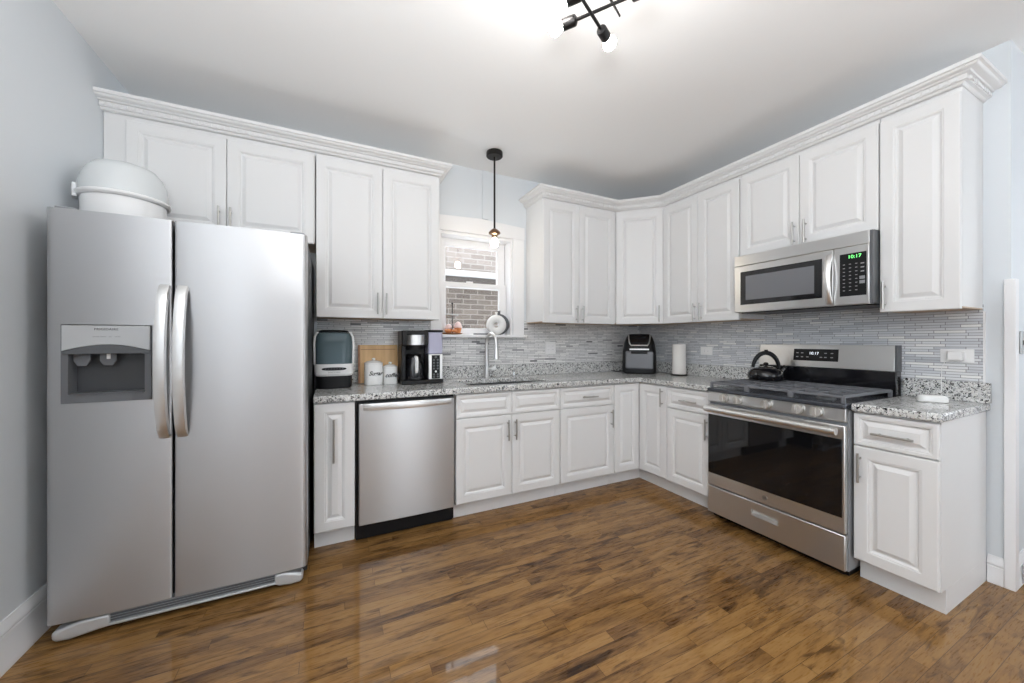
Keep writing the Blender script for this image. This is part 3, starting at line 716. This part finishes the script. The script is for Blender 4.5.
# kettle on the rear burner
kt = thing('kettle', 'glossy black tea kettle standing on the back burner', 'kettle', (-.245, -1.475, .9645), R(-42))
build('body', MB().lathe([(.085, 0), (.105, .004), (.114, .025), (.112, .05), (.095, .075), (.068, .088), (.045, .092)], n=40), 'blackgloss', kt)
ld = build('lid', MB().lathe([(.046, .0925), (.044, .097), (.02, .101), (.008, .102)], n=28), 'blackgloss', kt)
build('lid_knob', MB().lathe([(.007, .1022), (.015, .108), (.017, .118), (.011, .127), (.003, .129)], n=20), 'black', ld)
sp = build('spout', MB().tube([(.080, 0, .050), (.104, 0, .074), (.114, 0, .086)], [.026, .021, .019], 16), 'blackgloss', kt)
build('whistle', MB().tube([(.1145, 0, .0865), (.126, 0, .098)], [.021, .019], 16), 'black', sp)
pts = [(.083*math.cos(R(a)), 0, .075+.122*math.sin(R(a))) for a in range(4, 177, 8)]
hb = build('handle', MB().tube(pts, [.011+.005*math.sin(math.pi*i/(len(pts)-1)) for i in range(len(pts))], 12), 'black', kt)
build('thumb_lever', MB().box(-.010, .012, -.006, .006, .2085, .220), 'black', hb, bevel=.002)

# ------------------------------------------------------------------ microwave
MW0, MW1 = -1.340, -2.116; MWW = MW0-MW1; MX = -.365
mw = thing('microwave', 'stainless steel over-the-range microwave above the stove', 'microwave', (MX, MW0, 1.452), RW); mh = 1.872-1.452
build('case', MB().box(.002, MWW-.002, .001, .355, .010, mh-.002), 'greydark', mw)
build('underside_vent', MB().box(.02, MWW-.02, .02, .33, .0, .0095), 'black', mw)
tp = build('top_vent_panel', MB().box(0, MWW-.012, -.030, -.0005, mh-.078, mh-.004), 'steel', mw, bevel=.003)
md = build('door', MB().box(0, .600, -.032, -.0005, .004, mh-.080), 'steel', mw, bevel=.004)
build('window', MB().box(.046, .545, -.0345, -.0325, .058, .296), 'blackgloss', md, bevel=.0015)
build('screen', MB().box(.085, .505, -.0352, -.0348, .090, .262), 'mesh_black', md)
rings = []
for i in range(15):
    u = i/14; z = .016+.296*u; y = -.034-.042*math.sin(math.pi*u)**.7; x = .583
    rings.append([(x-.016, y+.010, z), (x-.016, y-.002, z), (x-.008, y-.008, z), (x+.008, y-.008, z), (x+.016, y-.002, z), (x+.016, y+.010, z)])
build('handle', MB().loops(rings), 'steel_trim', md, smooth=50)
kp = build('control_panel', MB().box(.6015, MWW-.012, -.032, -.0005, .004, mh-.080), 'steel', mw, bevel=.004)
pad = build('keypad', MB().box(.632, .752, -.0345, -.0325, .055, .300), 'black', kp, bevel=.002)
text('clock_digits', '10:17', .028, 'glow_green', pad, (.700, -.0349, .279))
for r_ in range(8):
    for c_ in range(3):
        z = .238-.0215*r_; x = .652+.028*c_
        build('key_print', MB().box(x-.005, x+.005, -.0349, -.0346, z-.002, z+.002), 'greyink', pad)
for z in (.235, .213, .190): build('key_print', MB().box(.727, .743, -.0349, -.0346, z-.003, z+.003), 'greyink', pad)
for z in (.155, .130): build('start_key', MB().box(.722, .746, -.0349, -.0346, z-.009, z+.009), 'grey', pad)
build('side_strip', MB().box(MWW-.0115, MWW, -.026, -.0005, .004, mh-.006), 'fgrey', mw)

# ------------------------------------------------------------------ items on the worktop
CZT = .9255
# bottle steriliser
bs = thing('bottle_sterilizer', 'white and black bottle sterilizer with smoky clear front beside the refrigerator', 'sterilizer', (-3.066, -.185, CZT)); bs.scale = (.965, 1, 1)
build('base', MB().sring([(0, .112, .120), (.006, .118, .126), (.092, .118, .126), (.100, .112, .12)], 5), 'black', bs)
bd = build('body_band', MB().sring([(.085, .118, .128), (.097, .127, .136), (.155, .128, .137), (.166, .124, .134)], 5), 'white', bs)
build('inner_drum', MB().sring([(.167, .085, .09), (.30, .085, .09)], 4), 'greylight', bs)
dm = build('dome', MB().sring([(.1665, .122, .132), (.30, .122, .132), (.35, .118, .127), (.375, .108, .115), (.383, .095, .10)], 5), 'smoke', bs, label='smoky transparent dome')
mb = MB()
fz = [(-.127, .155), (-.127, .30), (-.122, .35), (-.105, .380), (-.085, .388)]
mb.sring([(.384, .100, .105), (.394, .094, .098), (.398, .07, .075)], 5); build('cap', mb, 'black', dm)
for s_ in (-1, 1):
    mb = MB(); mb.tube([(s_*.122, -.085, .166), (s_*.125, -.085, .30), (s_*.121, -.082, .352), (s_*.106, -.075, .382)], .008, 8); build('side_rail', mb, 'white', bs)
build('control_strip', MB().sring([(0, .078, .0105), (.003, .078, .0105)], 2.6).rot(R(90), 'X').move((0, -.1365, .134)), 'black', bd)
for x in (-.054, -.036, -.018, 0, .018, .036, .054): build('button', MB().cyl((x, -.1396, .134), (x, -.1410, .134), .005, n=12), 'greydark', bd)
text('lettering', 'baby brezza', .016, 'greyink', bd, (.0, -.1375, .112))
# cutting board leaning on the wall
cbd = thing('cutting_board', 'wooden cutting board leaning on the tile behind the canisters', 'cutting board', (-2.756, -.086, CZT+.004))
mb = MB(); mb.box(-.144, .144, 0, .018, 0, .292); mb.box(-.128, .128, -.0015, 0, .012, .245); tilt = R(-11)
build('board', mb.rot(tilt, 'X'), 'board', cbd, bevel=.002)
build('edge_strip', MB().box(-.146, -.132, -.001, .019, .001, .291).rot(tilt, 'X'), 'boarddark', cbd)
build('groove', MB().box(-.128, .128, -.0018, -.0002, .255, .259).rot(tilt, 'X'), 'boarddark', cbd)
# canisters
def canister(label, x, y, hw, h, word):
    c = thing('canister', label, 'canister', (x, y, CZT), 0, 'white lettered canisters')
    b = build('body', MB().sring([(0, hw*.96, hw*.96), (.004, hw, hw), (h-.004, hw, hw), (h, hw*.98, hw*.98)], 3.2), 'ceramic', c)
    l = build('lid', MB().sring([(h+.0005, hw*1.0, hw*1.0), (h+.010, hw, hw), (h+.022, hw*.7, hw*.7), (h+.028, hw*.3, hw*.3)], 3), 'ceramic', c)
    build('lid_knob', MB().lathe([(.008, h+.0285), (.013, h+.036), (.011, h+.044), (.004, h+.047)]), 'ceramic', l)
    text('lettering', word, .042, 'ink', b, (.008, -hw-.0006, h*.56), shear=.35, bold=.0010)
canister('taller white ceramic canister lettered Sugar, before the cutting board', -2.802, -.160, .064, .150, 'Sugar')
canister('shorter white ceramic canister lettered coffee, beside the coffee maker', -2.684, -.160, .053, .118, 'coffee')
# coffee maker
cm = thing('coffee_maker', 'black and steel drip coffee maker with carafe left of the sink', 'coffee maker', (-2.480, -.185, CZT))
build('base_plate', MB().box(-.142, .168, -.125, .080, 0, .030), 'black', cm, bevel=.006)
build('rear_tower', MB().box(-.140, .055, .020, .080, .0305, .400), 'black', cm, bevel=.006)
build('left_pillar', MB().box(-.140, -.108, -.10, .0195, .0305, .286), 'black', cm, bevel=.006)
hd = build('head', MB().box(-.140, .055, -.115, .0195, .2865, .400), 'blackmetal', cm, bevel=.008)
mb = MB(); mb.lathe([(.066, .255), (.066, .278), (.072, .285), (.072, .375)], (-.040, -.080, 0), 36); build('brew_basket', mb, 'black', hd)
build('basket_band', MB().lathe([(.0715, .292), (.0735, .293), (.0735, .366), (.0715, .367)], (-.040, -.080, 0), 36), 'steel_trim', hd, label='steel band')
cf = build('carafe', MB().lathe([(.062, .0305), (.075, .036), (.078, .09), (.068, .150), (.052, .185), (.052, .200)], (-.040, -.045, 0), 36), 'blackgloss', cm)
build('carafe_lid', MB().lathe([(.056, .2005), (.058, .21), (.05, .222), (.02, .226)], (-.040, -.045, 0), 28), 'black', cf)
mb = MB(); mb.tube([(-.040, -.098, .205), (-.040, -.140, .200), (-.040, -.148, .170), (-.040, -.146, .110), (-.040, -.142, .088)], [.010, .013, .014, .013, .010], 10); build('carafe_handle', mb, 'white', cf)
tk = build('water_tank', MB().box(.0565, .166, -.110, .078, .222, .390), 'tank', cm, bevel=.012, seg=3, label='pale lavender water tank')
build('tank_lid', MB().box(.0560, .168, -.113, .080, .3905, .406), 'black', tk, bevel=.004)
cpn = build('control_column', MB().box(.0565, .166, -.110, .078, .0305, .2215), 'steel_trim', cm, bevel=.004)
bpn = build('button_panel', MB().box(.080, .143, -.1125, -.1102, .036, .214), 'black', cpn)
for i, z in enumerate((.200, .178, .156, .134, .112, .090, .068, .050)):
    for x in (.097, .126) if i not in (0, 5) else (.1115,):
        build('button', MB().cyl((x, -.1127, z), (x, -.1140, z), .008 if i else .010, n=12), 'greydark' if i != 5 else 'steel_trim', bpn)
# air fryer facing out of the corner
af = thing('air_fryer', 'black air fryer with grey basket front in the corner of the worktop', 'air fryer', (-.285, -.285, CZT), R(-45))
build('body', MB().sring([(0, .150, .150), (.012, .162, .162), (.10, .162, .165), (.22, .158, .160), (.30, .145, .145), (.355, .125, .120), (.385, .105, .095), (.392, .07, .06)], 4.5, 48), 'black', af)
bk = build('basket', MB().box(-.128, .128, -.176, -.140, .050, .222), 'mesh_black', af, bevel=.014, seg=3, label='grey basket front')
mb = MB(); mb.box(-.075, .075, -.205, -.1765, .198, .222); build('handle', mb, 'black', bk, bevel=.006)
build('handle_trim', MB().box(-.090, .090, -.186, -.165, .232, .248), 'steel_trim', af, bevel=.004)
bez = [(-.100, -.100, .380), (-.098, -.128, .345), (-.090, -.152, .300), (-.076, -.164, .278), (.076, -.164, .278), (.090, -.152, .300), (.098, -.128, .345), (.100, -.100, .380)]
build('bezel', MB().tube(bez, .0065, 8), 'steel_trim', af, label='bright curved bezel')
mb = MB(); mb.loops([[(-.09, -.104, .376), (.09, -.104, .376), (.082, -.130, .376)][:2] + [(.088, -.128, .345), (-.088, -.128, .345)], [(-.09, -.11, .380), (.09, -.11, .380), (.088, -.136, .345), (-.088, -.136, .345)]])
build('display', MB().loops([[(-.088, -.108, .372), (.088, -.108, .372), (.088, -.100, .368), (-.088, -.100, .368)], [(-.082, -.160, .286), (.082, -.160, .286), (.082, -.150, .280), (-.082, -.150, .280)]]), 'blackgloss', af)
build('cord', MB().tube([(-.155, .08, .012), (-.20, .06, .006), (-.235, .04, .006), (-.265, .055, .010)], .005, 8), 'black', af)
# paper towel
pt = thing('paper_towel_holder', 'white paper towel roll upright on a holder left of the stove', 'paper towel', (-.150, -.650, CZT))
build('base', MB().lathe([(.075, 0), (.075, .006), (.070, .010), (.01, .011)], n=36), 'blackmetal', pt)
build('roll', MB().lathe([(.056, .0115), (.060, .014), (.060, .288), (.057, .291), (.022, .291), (.021, .27)], n=40), 'paper', pt)
build('rod', MB().lathe([(.007, .0115), (.007, .280), (.003, .282)], n=14), 'blackmetal', pt)
# white speaker puck and its adapter
sp = thing('smart_speaker', 'low white rounded device on the worktop right of the stove', 'speaker', (-.215, -2.292, CZT), R(-60)); sp.scale = (.86, .86, 1)
build('shell', MB().sring([(0, .060, .038), (.004, .066, .043), (.022, .066, .043), (.034, .060, .038), (.038, .045, .026)], 3, 40), 'ceramic', sp)

def outlet(label, loc, rz, w_, h_, kind):
    o = thing('outlet', label, 'outlet', loc, rz)
    build('plate', MB().box(-w_/2, w_/2, -.006, -.0003, -h_/2, h_/2), 'white', o, bevel=.002)
    gang = kind if isinstance(kind, list) else [kind]
    for (x, z, a) in gang:
        s_ = (.017, .033) if a else (.033, .017)
        r_ = build('receptacle', MB().box(x-s_[0], x+s_[0], -.0078, -.0062, z-s_[1], z+s_[1]), 'trim', o, bevel=.001)
        for q_ in (-.017, .017):
            mb = MB()
            for e_ in (-.006, .006):
                if a: mb.box(x+e_-.001, x+e_+.001, -.0081, -.0079, z+q_-.004, z+q_+.004)
                else: mb.box(x+q_-.004, x+q_+.004, -.0081, -.0079, z+e_-.001, z+e_+.001)
            build('slot', mb, 'greydark', r_)
    return o
outlet('white double wall outlet on the tile right of the window', (-1.168, -.0085, 1.180), 0, .118, .118, [(-.024, 0, True), (.024, 0, True)])
outlet('white sideways wall outlet on the tile left of the stove', (-.0085, -.832, 1.157), RW, .118, .072, (0, 0, False))
outlet('white wall outlet with a plugged-in adapter right of the stove', (-.0085, -2.329, 1.167), RW, .122, .074, (0, 0, False))
ad = thing('power_adapter', 'white power adapter plugged into the outlet right of the stove', 'adapter', (-.0175, -2.330, 1.168), RW)
build('case', MB().box(-.028, .028, -.030, 0.0, -.024, .024), 'white', ad, bevel=.004)
build('cord', MB().tube([(-.0275, -.012, -.018), (-.040, -.014, -.035), (-.052, -.012, -.07), (-.050, -.024, -.135), (-.050, -.030, -.225), (-.040, -.06, -.239), (-.028, -.10, -.239)], .0016, 6), 'white', ad)
# switch plate and vent on the return wall
sw = thing('switch_plate', 'grey switch plate on the wall past the right corner', 'switch', (.178, RY-.0005, 1.240))
build('plate', MB().box(-.038, .038, -.006, 0, -.060, .060), 'greylight', sw, bevel=.002)
build('toggle', MB().box(-.006, .006, -.014, -.0062, -.012, .012), 'greydark', sw, bevel=.001)
vt = thing('floor_register', 'grey vent register set in the baseboard past the right corner', 'vent', (.24, RY-.0195, .012))
mb = MB(); mb.box(-.14, .14, -.006, 0, 0, .008); mb.box(-.14, .14, -.006, 0, .082, .09); mb.box(-.14, -.13, -.006, 0, .008, .082); mb.box(.13, .14, -.006, 0, .008, .082); build('frame', mb, 'greylight', vt)
mb = MB()
for i in range(8): mb.box(-.1295, .1295, -.005, -.001, .012+.009*i, .0145+.009*i)
build('grille', mb, 'grey', vt)

# ------------------------------------------------------------------ window sill ornaments
WZ = 1.3025
rv = thing('ring_vase', 'white round ring-shaped vase on the window sill', 'vase', (-1.748, -.024, WZ), R(-20))
mb = MB(); mb.loops([[((.056+.034*math.cos(b))*math.cos(a), .026*math.sin(b), .090+(.056+.034*math.cos(b))*math.sin(a)) for b in [2*math.pi*j/16 for j in range(16)]] for a in [2*math.pi*i/40 for i in range(41)]], False, False)
bmesh.ops.remove_doubles(mb.bm, verts=mb.bm.verts, dist=1e-5); build('ring', mb, 'ceramic', rv)
build('neck', MB().lathe([(.011, .176), (.010, .194), (.014, .203)], n=20), 'ceramic', rv)
rv = thing('ring_vase', 'charcoal ring-shaped vase behind the white one on the window sill', 'vase', (-1.695, .036, WZ), R(-12))
mb = MB(); mb.loops([[((.075+.022*math.cos(b))*math.cos(a), .022*math.sin(b), .0975+(.075+.022*math.cos(b))*math.sin(a)) for b in [2*math.pi*j/16 for j in range(16)]] for a in [2*math.pi*i/40 for i in range(41)]], False, False)
bmesh.ops.remove_doubles(mb.bm, verts=mb.bm.verts, dist=1e-5); build('ring', mb, 'greydark', rv)
build('neck', MB().lathe([(.013, .190), (.012, .214), (.016, .222)], n=20), 'greydark', rv)
ts = thing('tiered_tray', 'two-tier tray with a thin black rod at the left of the window sill', 'tray', (-2.143, .022, WZ))
build('lower_tier', MB().lathe([(.03, 0), (.075, .003), (.090, .012), (.088, .0142), (.02, .0142)], n=32), 'boarddark', ts)
build('rod', MB().lathe([(.004, .0145), (.004, .262), (.008, .266), (.008, .276), (.002, .280)], n=12), 'black', ts)
build('upper_tier', MB().lathe([(.006, .160), (.045, .162), (.055, .170), (.053, .172), (.006, .166)], n=32), 'glass' if 0 else 'plastic_clear', ts)
for (x, y, r_, lab) in ((-.046, -.024, .030, 'orange-glazed round pastry at the left of the lower tray'), (.002, -.052, .026, 'orange-glazed round pastry at the front of the lower tray')):
    p_ = build('pastry', MB().torus((0, 0, r_*.62), r_*.52, r_*.48, 'Z', 24, 10), 'pastry', loc=(-2.143+x, .022+y, WZ+.0145)); tag(p_, lab, 'pastry', 'pastries on the window sill tray')
for (x, y, h_, lab) in ((.050, -.002, .100, 'tall pink frosted cupcake at the right of the lower tray'), (-.020, .044, .080, 'shorter pink frosted cupcake at the back of the lower tray')):
    k_ = thing('cupcake', lab, 'cupcake', (-2.143+x, .022+y, WZ+.0145), 0, 'cupcakes on the window sill tray')
    build('cake_cup', MB().lathe([(.022, 0), (.032, h_*.42)], n=24), 'pastry', k_)
    build('frosting', MB().lathe([(.033, h_*.425), (.038, h_*.5), (.034, h_*.64), (.030, h_*.68), (.026, h_*.82), (.014, h_*.95), (.003, h_)], n=24), 'pink', k_)
tr = tag(build('coaster', MB().box(-1.945, -1.800, -.028, .04, WZ, WZ+.012), 'greydark', bevel=.003), 'flat dark slab lying on the window sill between tray and vases', 'coaster')

# ------------------------------------------------------------------ pendant lamp over the sink
pd = thing('pendant_lamp', 'small pendant lamp with bare bulb hanging before the window', 'lamp', (-1.903, -.345, CZ))
build('canopy', MB().lathe([(.064, -.0005), (.066, -.006), (.066, -.034), (.060, -.040), (.012, -.041)], n=40), 'blackmetal', pd)
build('rod', MB().cyl((0, 0, -.0415), (0, 0, -.615), .0075), 'blackmetal', pd)
build('socket', MB().lathe([(.010, -.6155), (.026, -.625), (.042, -.640), (.048, -.652), (.040, -.662), (.026, -.668), (.020, -.690)], n=32), 'bronze', pd, label='bronze socket cup')
build('bulb', MB().lathe([(.014, -.691), (.018, -.700), (.029, -.718), (.033, -.735), (.028, -.752), (.016, -.764), (.004, -.768)], n=24), 'bulbp', pd)

# ------------------------------------------------------------------ ceiling light
CLX, CLY, ZB = -2.227, -2.079, 2.45
cl = thing('ceiling_light', 'black rod ceiling light with bare bulbs at the top of the room', 'lamp', (CLX, CLY, CZ))
build('canopy', MB().lathe([(.060, -.0005), (.062, -.005), (.062, -.022), (.056, -.028), (.01, -.029)], (-.03, -.004, 0), 36), 'blackmetal', cl)
ZR = ZB - CZ
u1 = Vector((.60, -.80, 0)); u2 = Vector((.89, .45, 0))
def arm(p0, p1, r=.006): return build('arm', MB().cyl(p0, p1, r, n=14), 'blackmetal', cl)
def socket(p, d):
    p = Vector(p); d = d.normalized()
    s_ = build('socket', MB().tube([p, p+d*.005, p+d*.009, p+d*.054], [.009, .0175, .0195, .0195], 20), 'blackmetal', cl)
    q0 = p + d*.0545; build('bulb', MB().tube([q0, q0+d*.010, q0+d*.023, q0+d*.038, q0+d*.050, q0+d*.057], [.012, .016, .024, .027, .019, .005], 18), 'bulb', s_)
arm((-.026, .135, ZR), (.087, -.022, ZR)); socket((-.0265, .1355, ZR), -u1); socket((.0875, -.0225, ZR), u1)
arm((-.059, .059, ZR+.016), (.024, -.056, ZR+.016)); socket((-.0595, .0595, ZR+.016), -u1); socket((.0245, -.0565, ZR+.016), u1)
arm((-.122, .022, ZR-.012), (.068, .117, ZR-.012)); socket((.0685, .1172, ZR-.012), u2)
arm((-.070, -.020, ZR+.030), (.130, .082, ZR+.030), .005)
arm((-.03, -.004, -.0295), (-.03, -.004, ZR+.025), .006)
